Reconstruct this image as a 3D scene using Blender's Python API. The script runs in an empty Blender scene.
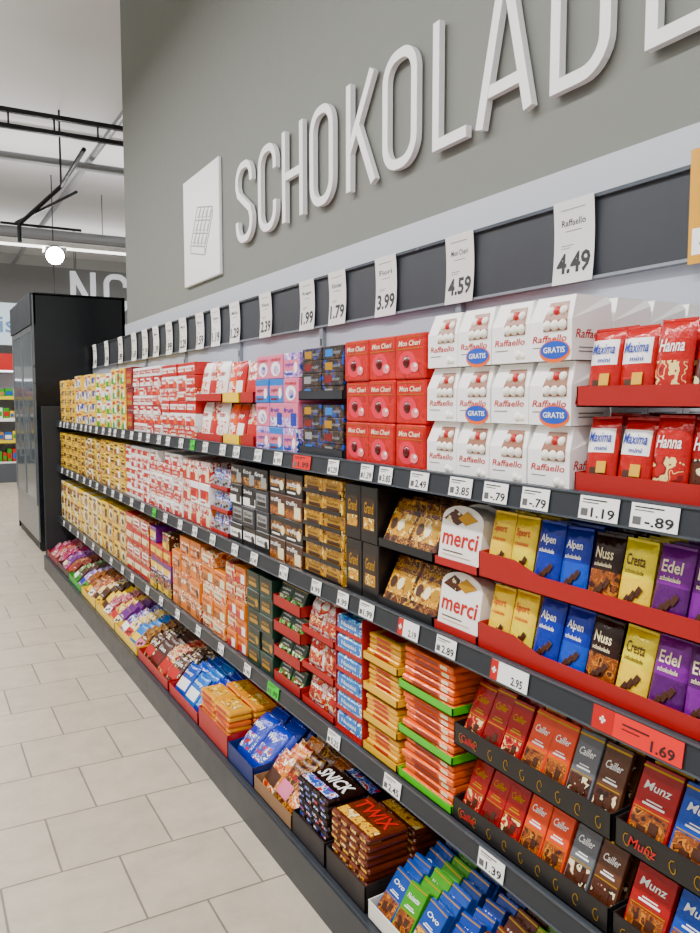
import bpy, math, random
from mathutils import Matrix, Vector
R=random.Random(7)
scene=bpy.context.scene
def lin(h):
    h=h.lstrip('#'); o=[]
    for i in (0,2,4):
        c=int(h[i:i+2],16)/255
        o.append(c/12.92 if c<=.04045 else ((c+.055)/1.055)**2.4)
    L=.21*o[0]+.72*o[1]+.07*o[2]; mx=max(o); S=(mx-min(o))/mx if mx>0 else 0
    o=[max(.0012,L+(c-L)*(1+.36*S)) for c in o]
    f=1-.40*S*(1-L)*min(1,mx*2)
    return (o[0]*f,o[1]*f,o[2]*f,1)
MC={}
def mat(h,rough=.45,metal=0,emit=0,bump=0,name=None):
    k=('m',h,rough,metal,emit,bump)
    if k in MC: return MC[k]
    m=bpy.data.materials.new(name or 'mat_%s_%d'%(h.strip('#'),len(MC))); m.use_nodes=True
    nt=m.node_tree; p=nt.nodes['Principled BSDF']
    tc=nt.nodes.new('ShaderNodeTexCoord'); n=nt.nodes.new('ShaderNodeTexNoise')
    n.inputs['Scale'].default_value=14; nt.links.new(tc.outputs['Object'],n.inputs['Vector'])
    mx=nt.nodes.new('ShaderNodeMapRange'); mx.inputs['To Min'].default_value=max(.02,rough-.06); mx.inputs['To Max'].default_value=min(1,rough+.06)
    nt.links.new(n.outputs['Fac'],mx.inputs['Value']); nt.links.new(mx.outputs['Result'],p.inputs['Roughness'])
    p.inputs['Base Color'].default_value=lin(h); p.inputs['Metallic'].default_value=metal
    if emit:
        p.inputs['Emission Color'].default_value=lin(h); p.inputs['Emission Strength'].default_value=emit
    if bump:
        n2=nt.nodes.new('ShaderNodeTexNoise'); n2.inputs['Scale'].default_value=55; nt.links.new(tc.outputs['Object'],n2.inputs['Vector'])
        bp=nt.nodes.new('ShaderNodeBump'); bp.inputs['Strength'].default_value=bump; bp.inputs['Distance'].default_value=.006
        nt.links.new(n2.outputs['Fac'],bp.inputs['Height']); nt.links.new(bp.outputs['Normal'],p.inputs['Normal'])
    MC[k]=m; return m
def foil(h): return mat(h,.2,.1,0,.45)
def prt(h1,h2,h3,scale=28,rough=.3):
    k=('p',h1,h2,h3,scale)
    if k in MC: return MC[k]
    m=bpy.data.materials.new('print_%d'%len(MC)); m.use_nodes=True
    nt=m.node_tree; p=nt.nodes['Principled BSDF']; p.inputs['Roughness'].default_value=rough
    tc=nt.nodes.new('ShaderNodeTexCoord'); n=nt.nodes.new('ShaderNodeTexNoise'); n.inputs['Scale'].default_value=scale
    n.inputs['Detail'].default_value=2.5
    nt.links.new(tc.outputs['Object'],n.inputs['Vector'])
    r=nt.nodes.new('ShaderNodeValToRGB'); r.color_ramp.interpolation='CONSTANT'
    e=r.color_ramp.elements; e[0].position=0; e[1].color=lin(h2); e[1].position=.53
    a=e.new(.59); a.color=lin(h3); a=e.new(.65); a.color=lin(h1); a=e.new(.37); a.color=lin(h1)
    a=e.new(.44); a.color=lin(h2); a=e.new(.455); a.color=lin(h1)
    e[0].color=lin(h3)
    nt.links.new(n.outputs['Fac'],r.inputs['Fac']); nt.links.new(r.outputs['Color'],p.inputs['Base Color'])
    MC[k]=m; return m

GC={}
def glyph(s,bold=0):
    k=(s,bold)
    if k in GC: return GC[k]
    cu=bpy.data.curves.new('t','FONT'); cu.body=s; cu.size=1; cu.resolution_u=2; cu.offset=bold
    ob=bpy.data.objects.new('t',cu); scene.collection.objects.link(ob)
    bpy.context.view_layer.update()
    ev=ob.evaluated_get(bpy.context.evaluated_depsgraph_get()); me=ev.to_mesh()
    vs=[(v.co.x,v.co.y) for v in me.vertices]; fs=[tuple(p.vertices) for p in me.polygons]
    ev.to_mesh_clear(); bpy.data.objects.remove(ob); bpy.data.curves.remove(cu)
    x0=min(v[0] for v in vs);x1=max(v[0] for v in vs);y0=min(v[1] for v in vs);y1=max(v[1] for v in vs)
    vs=[((a-x0)/(x1-x0),(c-y0)/(y1-y0)) for a,c in vs]
    GC[k]=(vs,fs,(x1-x0)/(y1-y0)); return GC[k]

class B:
    def __init__(s): s.v=[];s.f=[];s.mi=[];s.sm=[];s.mats=[];s.ix={}
    def m(s,mt):
        if mt.name not in s.ix: s.ix[mt.name]=len(s.mats); s.mats.append(mt)
        return s.ix[mt.name]
    def add(s,vs,fs,mt,M=None,smooth=False):
        o=len(s.v)
        if M is not None: vs=[tuple(M@Vector(p)) for p in vs]
        s.v.extend(vs)
        for i,f in enumerate(fs):
            s.f.append(tuple(o+j for j in f)); s.mi.append(s.m(mt[i] if isinstance(mt,list) else mt)); s.sm.append(smooth)
    def box(s,x0,x1,y0,y1,z0,z1,mt,M=None,r=0):
        if r<=0:
            vs=[(x0,y0,z0),(x1,y0,z0),(x1,y1,z0),(x0,y1,z0),(x0,y0,z1),(x1,y0,z1),(x1,y1,z1),(x0,y1,z1)]
            s.add(vs,[(0,3,2,1),(4,5,6,7),(0,1,5,4),(1,2,6,5),(2,3,7,6),(3,0,4,7)],mt,M); return
        lo=(x0,y0,z0);hi=(x1,y1,z1);vs=[];id={}
        for c in range(8):
            sg=[(c>>a)&1 for a in range(3)]
            for a in range(3):
                p=[]
                for k in range(3):
                    q=hi[k] if sg[k] else lo[k]
                    if k!=a: q+= -r if sg[k] else r
                    p.append(q)
                id[(c,a)]=len(vs); vs.append(tuple(p))
        fs=[]
        for a in range(3):
            b_,c_=(a+1)%3,(a+2)%3
            for sg in (0,1):
                base=sg<<a
                q=[base,base|1<<b_,base|1<<b_|1<<c_,base|1<<c_]
                if not sg: q.reverse()
                fs.append(tuple(id[(k,a)] for k in q))
            for sb in (0,1):
                for sc in (0,1):
                    c1=(sb<<b_)|(sc<<c_); c2=c1|1<<a
                    fs.append((id[(c1,b_)],id[(c2,b_)],id[(c2,c_)],id[(c1,c_)]))
        for c in range(8): fs.append((id[(c,0)],id[(c,1)],id[(c,2)]))
        s.add(vs,fs,mt,M)
    def fq(s,x0,x1,z0,z1,y,mt,M=None):
        s.add([(x0,y,z0),(x1,y,z0),(x1,y,z1),(x0,y,z1)],[(0,1,2,3)],mt,M)
    def disc(s,cx,cz,rx,rz,y,mt,M=None,n=18):
        s.add([(cx+rx*math.cos(2*math.pi*i/n),y,cz+rz*math.sin(2*math.pi*i/n)) for i in range(n)],[tuple(range(n))],mt,M)
    def text(s,t,cx,cz,w,h,y,mt,M=None,sh=0,bold=0.012,rot=0):
        vs,fs,a=glyph(t,bold)
        o=[]
        for gx,gz in vs:
            X=(gx-.5)*w+sh*(gz-.5)*h; Z=(gz-.5)*h
            if rot: X,Z=X*math.cos(rot)-Z*math.sin(rot),X*math.sin(rot)+Z*math.cos(rot)
            o.append((cx+X,y,cz+Z))
        s.add(o,fs,mt,M)
    def ball(s,c,r,mt,M=None,n=10,m=6):
        vs=[];fs=[]
        for j in range(m+1):
            ph=math.pi*j/m
            for i in range(n):
                th=2*math.pi*i/n; vs.append((c[0]+r*math.sin(ph)*math.cos(th),c[1]+r*math.sin(ph)*math.sin(th),c[2]+r*math.cos(ph)))
        for j in range(m):
            for i in range(n):
                fs.append((j*n+i,j*n+(i+1)%n,(j+1)*n+(i+1)%n,(j+1)*n+i))
        s.add(vs,fs,mt,M,True)
    def prism(s,poly,x0,x1,mt,M=None):
        n=len(poly)
        vs=[(x0,a,c) for a,c in poly]+[(x1,a,c) for a,c in poly]
        fs=[tuple(range(n)),tuple(reversed(range(n,2*n)))]+[(i,i+n,(i+1)%n+n,(i+1)%n) for i in range(n)]
        s.add(vs,fs,mt,M)
    def rod(s,p0,p1,r,mt,n=8):
        p0=Vector(p0);p1=Vector(p1);d=(p1-p0).normalized()
        a=d.orthogonal().normalized();c=d.cross(a)
        vs=[];
        for p in (p0,p1):
            for i in range(n):
                t=2*math.pi*i/n; vs.append(tuple(p+a*r*math.cos(t)+c*r*math.sin(t)))
        fs=[(i,(i+1)%n,(i+1)%n+n,i+n) for i in range(n)]+[tuple(range(n)),tuple(range(n,2*n))]
        s.add(vs,fs,mt,None,False)
    def finish(s,name,loc=(0,0,0),rot=0,parent=None):
        me=bpy.data.meshes.new(name); me.from_pydata(s.v,[],s.f)
        for m in s.mats: me.materials.append(m)
        me.polygons.foreach_set('material_index',s.mi); me.polygons.foreach_set('use_smooth',s.sm); me.update()
        ob=bpy.data.objects.new(name,me); scene.collection.objects.link(ob)
        ob.location=loc; ob.rotation_euler=(0,0,rot)
        if parent: ob.parent=parent
        return ob
SH=-math.pi/2

def pillow(b,M,w,h,d,mf,nx=6,nz=6,texts=(),crimp=.005):
    def T(u,v): return d/2*max(0,1-abs(u)**4)**.5*max(0,1-abs(v)**4)**.5
    us=[math.sin(math.pi/2*(2*i/nx-1)) for i in range(nx+1)]
    vv=[math.sin(math.pi/2*(2*i/nz-1)) for i in range(nz+1)]
    vs=[];fs=[];ms=[]
    for side in (-1,1):
        o=len(vs)
        for v in vv:
            for u in us: vs.append((u*w/2,d/2+side*T(u,v),h/2+v*(h/2-crimp)))
        for j in range(nz):
            for i in range(nx):
                q=[o+j*(nx+1)+i,o+j*(nx+1)+i+1,o+(j+1)*(nx+1)+i+1,o+(j+1)*(nx+1)+i]
                if side==1:q.reverse()
                fs.append(tuple(q)); ms.append(mf((us[i]+us[i+1])/2,(vv[j]+vv[j+1])/2))
    b.add(vs,fs,ms,M,True)
    e=mf(0,.99)
    for z0,z1 in ((0,crimp),(h-crimp,h)):
        b.box(-w*.49,w*.49,d/2-.0008,d/2+.0008,z0,z1,e,M)
    for (t,cu,cv,tw,th,tm,sh) in texts:
        g,fs,a=glyph(t,.015); o=[]
        for gx,gz in g:
            x=cu*w/2+(gx-.5)*tw*w+sh*(gz-.5)*th*h; z=h/2+cv*h/2+(gz-.5)*th*h
            u=max(-.999,min(.999,x/(w/2))); v=max(-.999,min(.999,(z-h/2)/(h/2-crimp)))
            o.append((x,d/2-T(u,v)-.0012,z))
        b.add(o,fs,tm,M)

def tray(b,x0,x1,y0,y1,z,lip,back,mt,th=.003,dip=0):
    b.box(x0,x1,y0,y1,z,z+th,mt)
    if dip:
        c=(x0+x1)/2;w=(x1-x0)
        pts=[(x0,z),(x1,z),(x1,z+lip),(x1-w*.12,z+lip),(x1-w*.2,z+lip*(1-dip)),(x0+w*.2,z+lip*(1-dip)),(x0+w*.12,z+lip),(x0,z+lip)]
        n=8; vs=[(a,y0,c_) for a,c_ in pts]+[(a,y0+th,c_) for a,c_ in pts]
        b.add(vs,[tuple(range(n)),tuple(reversed(range(n,2*n)))]+[(i,i+n,(i+1)%n+n,(i+1)%n) for i in range(n)],mt)
    else: b.box(x0,x1,y0,y0+th,z,z+lip,mt)
    d=y1-y0
    for xa in (x0,x1-th):
        b.prism([(y0,z),(y1,z),(y1,z+back),(y0+d*.45,z+back),(y0+d*.2,z+lip*1.1),(y0,z+lip)],xa,xa+th,mt)
    b.box(x0,x1,y1-th,y1,z,z+back,mt)

blk=mat('#111216',.5); wht=mat('#f2f1ee',.4); rd=mat('#c8101a',.35); rdt=mat('#b00e18',.4); gy=mat('#777777')
gln=mat('#c9a24a',.3,.6)
def pack(b,M,w,h,d,sp,detail=True):
    k,bm,lm,t,tm=sp
    if k=='w':
        def mf(u,v): return lm if (.0<v<.8 and abs(u)<.92) else bm
        tx=[(t,0,.42,.74,.14,tm,.15),('mini',.1,.12,.4,.06,tm,.1)] if (t and detail) else []
        pillow(b,M,w,h,d,mf,6,8,tx)
        if detail:
            b.box(-w*.25,w*.1,-.001,.001,h*.16,h*.3,mat('#3a1d10',.35),M,.0008); b.box(-w*.02,w*.3,-.0025,-.0005,h*.22,h*.38,mat('#e0b060',.4),M,.0008)
    elif k=='p':
        def mf(u,v): return lm if (-.8<v<-.1 and abs(u)<.9) else bm
        tx=[(t,0,.35,.7,.15,tm,.15)] if (t and detail) else []
        n=6 if detail else 4
        pillow(b,M,w,h,d,mf,n,8 if detail else 4,tx)
    elif k=='s':
        def mf(u,v): return lm if (v<-.05 and u>-.9+(-v)*.3) else bm
        tx=[(t,-.05,.46,.6,.15,tm,0),('schokolade',-.05,.16,.6,.06,tm,0)] if (t and detail) else []
        pillow(b,M,w,h,d,mf,6,8,tx)
        if detail:
            cb=mat('#3a1d10',.35)
            for q in range(3): 
                Mq=M@Matrix.Translation((w*(-.12+.16*q),-.002,h*(.2+.07*q)))@Matrix.Rotation(.5,4,'Y')
                b.box(-w*.085,w*.085,-.001,.001,-h*.07,h*.07,cb,Mq,.001)
    else:
        b.box(-w/2,w/2,0,d,0,h,bm,M,.0015)
        if detail:
            b.fq(-w*.44,w*.44,h*.1,h*.44,-.0008,lm,M)
            b.fq(-w*.44,w*.44,h*.455,h*.47,-.0009,gln,M)
            b.fq(-w*.28,w*.28,h*.52,h*.545,-.0009,tm,M); b.fq(-w*.2,w*.2,h*.565,h*.58,-.0009,tm,M)
            cb=mat('#3a1d10',.35)
            for q in range(2):
                b.box(-w*.25+q*w*.28,-w*.02+q*w*.28,-.0022,-.0008,h*(.15+.08*q),h*(.28+.08*q),cb,M,.0006)
            if t: b.text(t,0,h*.74,w*.66,h*.10,-.0009,tm,M,.2)
            b.fq(-w*.5,w*.5,h*.93,h*.955,-.0006,gln,M)

def files(b,x0,x1,y0,z,specs,w_gap,h,d,n,dy,lean,jit=2,tall=0):
    nc=len(specs); w=(x1-x0)/nc
    for c,sp in enumerate(specs):
        nn=n-R.choice((0,0,1))
        for k in range(nn):
            a=math.radians(lean+R.uniform(-jit,jit)); a2=math.radians(R.uniform(-jit,jit))
            lift=d*math.sin(a)+abs(math.sin(a2))*w*.5+.0005
            M=Matrix.Translation((x0+w*(c+.5)+R.uniform(-.001,.001),y0+k*dy,z+tall*k+lift))@Matrix.Rotation(-a,4,'X')@Matrix.Rotation(a2,4,'Y')
            pack(b,M,w-w_gap,h*R.uniform(.97,1.02),d,sp,k<1 or (lean>22))

S1,S2,S3,S4=1.319,.924,.466,.131
XF=1.135
def tiers(name,z,tL,tR,n,H,D,tm,specs,nf=5,lean=10,lip=.35,fill=.8,d=.018,dy=None,X=XF,dip=0,back=.6):
    b=B(); W=tL-tR-.004; th=H/n
    for i in range(n):
        z0=i*th+.001
        tray(b,0,W,0,D,z0,th*lip,th*back,tm,dip=dip)
        files(b,.006,W-.006,.008,z0+.004,specs,.004,th*fill,d,nf,dy or D/nf*.85,lean)
    return b.finish(name,(X,tL,z),SH)

def deco(b,x,z,w,h,y,st,M):
    bm,k,c2,c3,t,tm=st
    y-=.0008
    if k=='band':
        b.fq(x+w*.03,x+w*.97,z+h*.3,z+h*.72,y,c2,M); b.disc(x+w*.8,z+h*.4,w*.12,h*.22,y-.0006,c3,M)
        b.fq(x+w*.1,x+w*.6,z+h*.12,z+h*.2,y,tm,M)
        if t: b.text(t,x+w*.42,z+h*.52,w*.6,h*.2,y-.0006,tm,M,.2)
    elif k=='cherry':
        b.disc(x+w*.42,z+h*.36,w*.3,h*.26,y,c2,M)
        b.ball((x+w*.40,y+.012,z+h*.38),h*.17,c3,M,12,8); b.disc(x+w*.68,z+h*.26,w*.13,h*.11,y-.001,mat('#f08a90',.25),M); b.disc(x+w*.72,z+h*.3,w*.05,h*.04,y-.0016,wht,M)
        b.fq(x+w*.05,x+w*.95,z+h*.66,z+h*.675,y-.0006,gln,M); b.fq(x+w*.05,x+w*.95,z+h*.92,z+h*.93,y-.0006,gln,M)
        b.text(t,x+w*.5,z+h*.79,w*.72,h*.12,y-.0008,tm,M,.25)
    elif k=='disc':
        b.disc(x+w*.5,z+h*.40,w*.34,h*.3,y,c2,M); b.disc(x+w*.55,z+h*.36,w*.18,h*.18,y-.0006,c3,M)
        if t: b.text(t,x+w*.5,z+h*.8,w*.7,h*.14,y-.0006,tm,M,.2)
        else: b.fq(x+w*.15,x+w*.85,z+h*.76,z+h*.88,y,tm,M)
    elif k=='win':
        b.fq(x+w*.02,x+w*.98,z+h*.03,z+h*.42,y,c2,M); b.fq(x+w*.55,x+w*.92,z+h*.1,z+h*.6,y-.0005,c3,M)
        if t: b.text(t,x+w*.4,z+h*.72,w*.65,h*.2,y-.0006,tm,M,.2)
        else: b.fq(x+w*.1,x+w*.7,z+h*.66,z+h*.82,y,tm,M)
    elif k=='lab':
        b.fq(x+w*.14,x+w*.86,z+h*.2,z+h*.8,y,c2,M); b.fq(x+w*.18,x+w*.82,z+h*.24,z+h*.44,y-.0005,c3,M)
        if t: b.text(t,x+w*.5,z+h*.62,w*.56,h*.2,y-.0006,tm,M,.1)
        else: b.fq(x+w*.25,x+w*.75,z+h*.56,z+h*.68,y-.0005,tm,M)

def cartons(name,z,tL,tR,rows,cols,H,D,styles,layers=2,X=XF,rowmode=False,r=.002,miss=.12,trim=None):
    b=B(); W=tL-tR-.004; w=W/cols; h=H/rows; dd=(D-.01)/layers
    for c in range(cols):
        for l in range(layers):
            rr=rows-(1 if R.random()<miss and rows>3 else 0)
            for i in range(rr):
                st=styles[(i if rowmode else c)%len(styles)]
                if rowmode and R.random()<.15: st=R.choice(styles)
                M=Matrix.Translation((c*w+w/2,R.uniform(.001,.009)+l*dd,i*h))@Matrix.Rotation(math.radians(R.uniform(-1.2,1.2)),4,'Z')
                b.box(-w/2+.0015,w/2-.0015,0,dd-.006,.0005,h-.0008,st[0],M,r)
                if l==0: deco(b,-w/2+.0015,0,w-.003,h,0,st,M)
        if trim:
            for i in range(rows): b.box(c*w,c*w+w-.003,-.004,-.001,i*h+.0005,i*h+h*.25,trim)
    return b.finish(name,(X,tL,z),SH)

def flats(name,z,tL,tR,H,D,rows,cols,specs,tm,nt=1,X=XF,lipf=.45):
    b=B(); W=tL-tR-.004; th=H/nt; w=(W-.012)/cols
    for k in range(nt):
        z0=k*th
        tray(b,0,W,0,D,z0+.001,th*lipf,th*.9,tm)
        bh=(th*.9-.006)/rows
        for c in range(cols):
            sp=specs[c%len(specs)]
            for l in range(2):
                for i in range(rows):
                    x0=.006+c*w+R.uniform(0,.003); y0=.006+l*D*.48+R.uniform(0,.012)
                    b.box(x0,x0+w-.005,y0,y0+D*.45,z0+.005+i*bh,z0+.005+(i+1)*bh-.0008,sp[0],None,.003)
                    if l==0:
                        b.fq(x0+w*.25,x0+w*.7,z0+.005+i*bh+bh*.25,z0+.005+i*bh+bh*.75,y0-.0008,sp[1])
                    if i==rows-1:
                        zz=z0+.005+(i+1)*bh
                        b.add([(x0+w*.15,y0+.02,zz),(x0+w*.8,y0+.02,zz),(x0+w*.8,y0+D*.35,zz),(x0+w*.15,y0+D*.35,zz)],[(0,1,2,3)],sp[1])
    return b.finish(name,(X,tL,z),SH)

def binn(name,tL,tR,tm,specs,h=.15,n=7,lean=42,lip=.05,d=.022,D=.46,k0=.012,tall=.008):
    b=B(); W=tL-tR-.006
    tray(b,0,W,0,D,.001,lip,lip*1.8,tm)
    files(b,.006,W-.006,k0,.006,specs,.003,h,d,n,(D-h*.72)/n,lean,4,tall)
    return b.finish(name,(1.003,tL,S4),SH)

# ---------------------------------------------------------------- ROOM
def shell():
    m=bpy.data.materials.new('floor_tiles'); m.use_nodes=True; nt=m.node_tree; p=nt.nodes['Principled BSDF']
    tc=nt.nodes.new('ShaderNodeTexCoord'); br=nt.nodes.new('ShaderNodeTexBrick')
    br.inputs['Scale'].default_value=1; br.inputs['Brick Width'].default_value=.36; br.inputs['Row Height'].default_value=.36
    br.inputs['Mortar Size'].default_value=.0045; br.inputs['Mortar Smooth'].default_value=.5
    br.inputs['Color1'].default_value=(.46,.40,.305,1); br.inputs['Color2'].default_value=(.41,.355,.27,1); br.inputs['Mortar'].default_value=(.17,.145,.11,1)
    nt.links.new(tc.outputs['Object'],br.inputs['Vector'])
    n=nt.nodes.new('ShaderNodeTexNoise'); n.inputs['Scale'].default_value=8; n.inputs['Detail'].default_value=10; n.inputs['Roughness'].default_value=.7
    nt.links.new(tc.outputs['Object'],n.inputs['Vector'])
    mr=nt.nodes.new('ShaderNodeMapRange'); mr.inputs['To Min'].default_value=.62; mr.inputs['To Max'].default_value=1.32
    nt.links.new(n.outputs['Fac'],mr.inputs['Value'])
    mx=nt.nodes.new('ShaderNodeVectorMath'); mx.operation='MULTIPLY'
    nt.links.new(br.outputs['Color'],mx.inputs[0]); nt.links.new(mr.outputs['Result'],mx.inputs[1])
    nt.links.new(mx.outputs['Vector'],p.inputs['Base Color']); p.inputs['Roughness'].default_value=.36
    bp=nt.nodes.new('ShaderNodeBump'); bp.invert=True; bp.inputs['Strength'].default_value=.4; bp.inputs['Distance'].default_value=.003
    nt.links.new(br.outputs['Fac'],bp.inputs['Height']); nt.links.new(bp.outputs['Normal'],p.inputs['Normal'])
    b=B(); b.box(-3.2,8.2,-2.7,24.2,-.1,0,m); b.finish('floor')
    b=B(); b.box(-3.2,8.2,-2.7,24.2,5.6,5.7,mat('#dededf',.9)); b.finish('ceiling')
    wl=mat('#a9a8a6',.85)
    b=B(); b.box(-3.2,-3,-2.7,24.2,0,5.6,wl); b.finish('wall_left')
    b=B(); b.box(8,8.2,7,24.2,0,5.6,mat('#a3a3a2',.85)); b.finish('wall_east')
    b=B(); b.box(-3,8,24,24.2,0,5.6,mat('#b0b0ae',.85)); b.finish('wall_far')
    b=B(); b.box(-3,1.7,-2.7,-2.5,0,5.6,wl); b.finish('wall_back')
    b=B(); b.box(1.9,8,6.9,7.0,0,5.6,wl); b.finish('wall_partition')
    wg=mat('#737671',.8,name='feature_wall_paint')
    b=B(); b.box(1.70,1.9,-2.7,7.05,0,5.6,wg); b.finish('wall_right')
    b=B(); b.box(1.675,1.699,-2.5,7.04,2.05,2.165,mat('#b4b8c0',.5)); b.finish('trim_1')
shell()

# ---------------------------------------------------------------- SHELVING
dk=mat('#272b31',.38,.15); dk2=mat('#1b1e22',.5,.1); panel=mat('#a9aebb',.5); band=mat('#23272e',.55); lipm=mat('#4c525a',.25,.3)
def shelving():
    E=bpy.data.objects.new('supermarket_shelving',None); scene.collection.objects.link(E)
    y0,y1,y2=-.6,7.32,8.14
    b=B()
    b.box(.995,1.62,y0,y1,.0,.10,dk2); b.box(.985,1.62,y0,y1,.10,.13,dk,None,.004)
    b.box(.978,.986,y0,y1,.0,.128,dk); b.finish('base_deck',parent=E)
    b=B(); b.box(1.625,1.66,y0,y2,0,2.03,panel)
    y=y2
    while y>y0:
        b.box(1.606,1.626,y-.03,y,.13,1.824,mat('#8f949d',.4,.4))
        for k in range(24): b.box(1.604,1.6065,y-.02,y-.01,.25+k*.065,.28+k*.065,dk2)
        y-=1.0
    b.finish('back_panel',parent=E)
    b=B()
    b.box(1.61,1.624,y0,y2,1.83,2.04,band)
    b.box(1.600,1.624,y0,y2,2.036,2.046,lipm); b.box(1.600,1.624,y0,y2,1.824,1.832,mat('#8b9098',.4,.5))
    b.finish('header_band',parent=E)
    for k,z in enumerate((S1,S2,S3)):
        b=B()
        b.box(1.125,1.605,y0,y1,z-.031,z-.001,dk)
        b.add([(1.118,y0,z-.042),(1.118,y1,z-.042),(1.108,y0,z-.046),(1.108,y1,z-.046),(1.116,y0,z+.006),(1.116,y1,z+.006),(1.124,y0,z+.008),(1.124,y1,z+.008),(1.1255,y0,z-.042),(1.1255,y1,z-.042)],
              [(2,3,5,4),(4,5,7,6),(0,1,3,2),(6,7,9,8),(8,9,1,0),(0,2,4,6,8),(1,3,5,7,9)],dk)
        b.box(1.106,1.112,y0,y1,z-.047,z-.043,lipm); b.box(1.112,1.117,y0,y1,z+.003,z+.007,lipm)
        y=y1
        while y>y0+.5:
            b.add([(1.15,y-.018,z-.032),(1.604,y-.018,z-.032),(1.604,y-.018,z-.055),(1.15,y-.015,z-.032),(1.604,y-.015,z-.032),(1.604,y-.015,z-.055)],[(0,1,2),(3,4,5),(0,2,5,3)],dk)
            y-=1.0
        b.finish('shelf_board_%d'%(k+1),parent=E)
    b=B(); b.box(1.0,1.66,y1,y1+.03,0,1.45,dk2,None,.005); b.finish('end_panel',parent=E)
shelving()

def tags(name,z,items):
    b=B()
    for it in items:
        t,txt,col=it[:3]; w=it[3] if len(it)>3 else .066
        x=-t
        tl=math.atan2(.008,.052)
        M=Matrix.Translation((x,-.0025,-.044))@Matrix.Rotation(-tl,4,'X')
        bg={'w':wht,'g':mat('#5fd04a',.5),'r':mat('#e0402e',.5),'s':wht,'S':mat('#f0402c',.5)}[col]
        hh=.046
        b.box(-w/2,w/2,-.001,0,.002,hh,bg,M)
        tc=blk
        if col in 'sS':
            b.fq(-w/2,-w/2+.024 if col=='s' else -w/2+.05,.002,hh,-.0016,rd,M)
            cx=-w/2+(.012 if col=='s' else .025)
            b.fq(cx-.007,cx+.007,.0215,.0265,-.0022,wht,M); b.fq(cx-.0025,cx+.0025,.017,.031,-.0022,wht,M)
            b.text(txt,w*.22 if col=='s' else w*.3,.016,.036 if col=='s' else .05,.018 if col=='s' else .02,-.0016,tc,M,0,.02)
            if col=='S': b.fq(-.03,.03,.03,.033,-.0016,tc,M); b.fq(-.03,.01,.022,.024,-.0016,tc,M)
        else:
            b.text(txt,w*.12,.016,w*.6,.019,-.0016,tc,M,0,.02)
            b.fq(-w*.42,w*.2,.038,.0405,-.0016,tc,M); b.fq(-w*.42,0,.033,.0345,-.0016,tc,M)
            b.fq(-w*.44,-w*.26,.008,.022,-.0016,mat('#555555',.5),M)
    b.finish(name,(1.108,0,z),SH)
pr=['.99','1.19','2.49','1.79','3.85','.79','1.39','2.19','1.29','1.69']
def auto(a,e,step,g=()):
    o=[];t=a;i=0
    while t<e:
        o.append((t+R.uniform(-.03,.03),pr[i%len(pr)],'g' if i in g else 'w')); i+=1; t+=step
    return o
tags('shelf_price_tags',S1,[(.60,'1.49','w'),(.72,'.99','w'),(.905,'-.89','w',.10),(1.03,'1.19','w',.095),(1.20,'-.79','w',.08),(1.325,'-.79','w',.08),(1.45,'3.85','w',.085),(1.62,'2.49','w',.08),(1.78,'3.85','w'),(1.88,'1.39','w'),(2.08,'2.29','w'),(2.3,'1.99','r',.13)]+auto(2.5,7.1,.19,(5,)))
tags('shelf_price_tags',S2,[(.62,'1.29','w'),(.93,'1.69','S',.2),(1.27,'2.95','s',.12),(1.50,'2.89','w',.08),(1.665,'2.19','s',.095),(1.88,'1.99','w',.08),(2.02,'.99','w')]+auto(2.22,7.1,.24,(8,)))
tags('shelf_price_tags',S3,[(.75,'1.19','w'),(1.32,'1.39','w',.09),(1.74,'2.45','w',.085),(2.08,'5.25','w',.08),(2.55,'1.99','g',.10),(2.8,'.99','w'),(3.1,'1.29','w')]+auto(3.4,7.1,.3))

cards=[(1.60,'4.49','Raffaello'),(2.11,'4.59','Mon Cheri'),(2.57,'3.99','Fiori'),(2.96,'1.79','Kinder'),(3.25,'1.99','Riegel'),(3.73,'2.39','Nuss'),(4.165,'1.29','Milch'),(4.48,'1.19','Creme'),(4.77,'1.59','Box'),(5.12,'2.29','Mini'),(5.44,'.99','Tafel'),(5.78,'1.39','Mix'),(6.09,'2.19','Duo'),(6.43,'1.69','Kex'),(6.9,'.89','Bar'),(7.45,'1.99','Eier'),(7.98,'1.49','Eier')]
for t,p,n in cards:
    b=B(); w,h=.148,.225
    N=8; vs=[];fs=[]
    def cy(z): return -.004-.012*(1-math.sin(math.pi*(.15+.7*z/h)))
    for i in range(N+1):
        zz=h*i/N
        for yo in (0,.0012): vs+= [(-w/2,cy(zz)+yo,zz),(w/2,cy(zz)+yo,zz)]
    for i in range(N):
        o=i*4; fs+=[(o,o+1,o+5,o+4),(o+2,o+3,o+7,o+6),(o,o+2,o+6,o+4),(o+1,o+3,o+7,o+5)]
    b.add(vs,fs,wht,None,True)
    def ct(s,cx,cz,tw,th,bo):
        g,fs,a=glyph(s,bo); b.add([(cx+(gx-.5)*tw,cy(cz+(gz-.5)*th)-.0009,cz+(gz-.5)*th) for gx,gz in g],fs,blk)
    ct(p,.002,.055,w*.84,.058,.03); ct(n,0,.165,w*.6,.018,.01)
    for xa,xb,zc in ((-.03,.03,.142),(-.045,0,.104),(-.045,-.01,.097),(-.044,.044,.2)): b.fq(xa,xb,zc-.001,zc+.001,cy(zc)-.0009,gy)
    b.finish('price_card',(1.604,t,1.822),SH)
b=B(); b.box(-.1,.1,-.012,-.010,0,.26,mat('#d9a63a',.4)); b.fq(-.09,.09,.02,.08,-.0125,wht); b.text('6.99',0,.05,.14,.04,-.013,blk)
b.disc(0,.17,.06,.05,-.0125,mat('#f1dfae')); b.text('Ferrero',0,.17,.09,.02,-.013,mat('#7a4a1c'))
b.finish('promotion_card',(1.604,1.13,1.815),SH)

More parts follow.
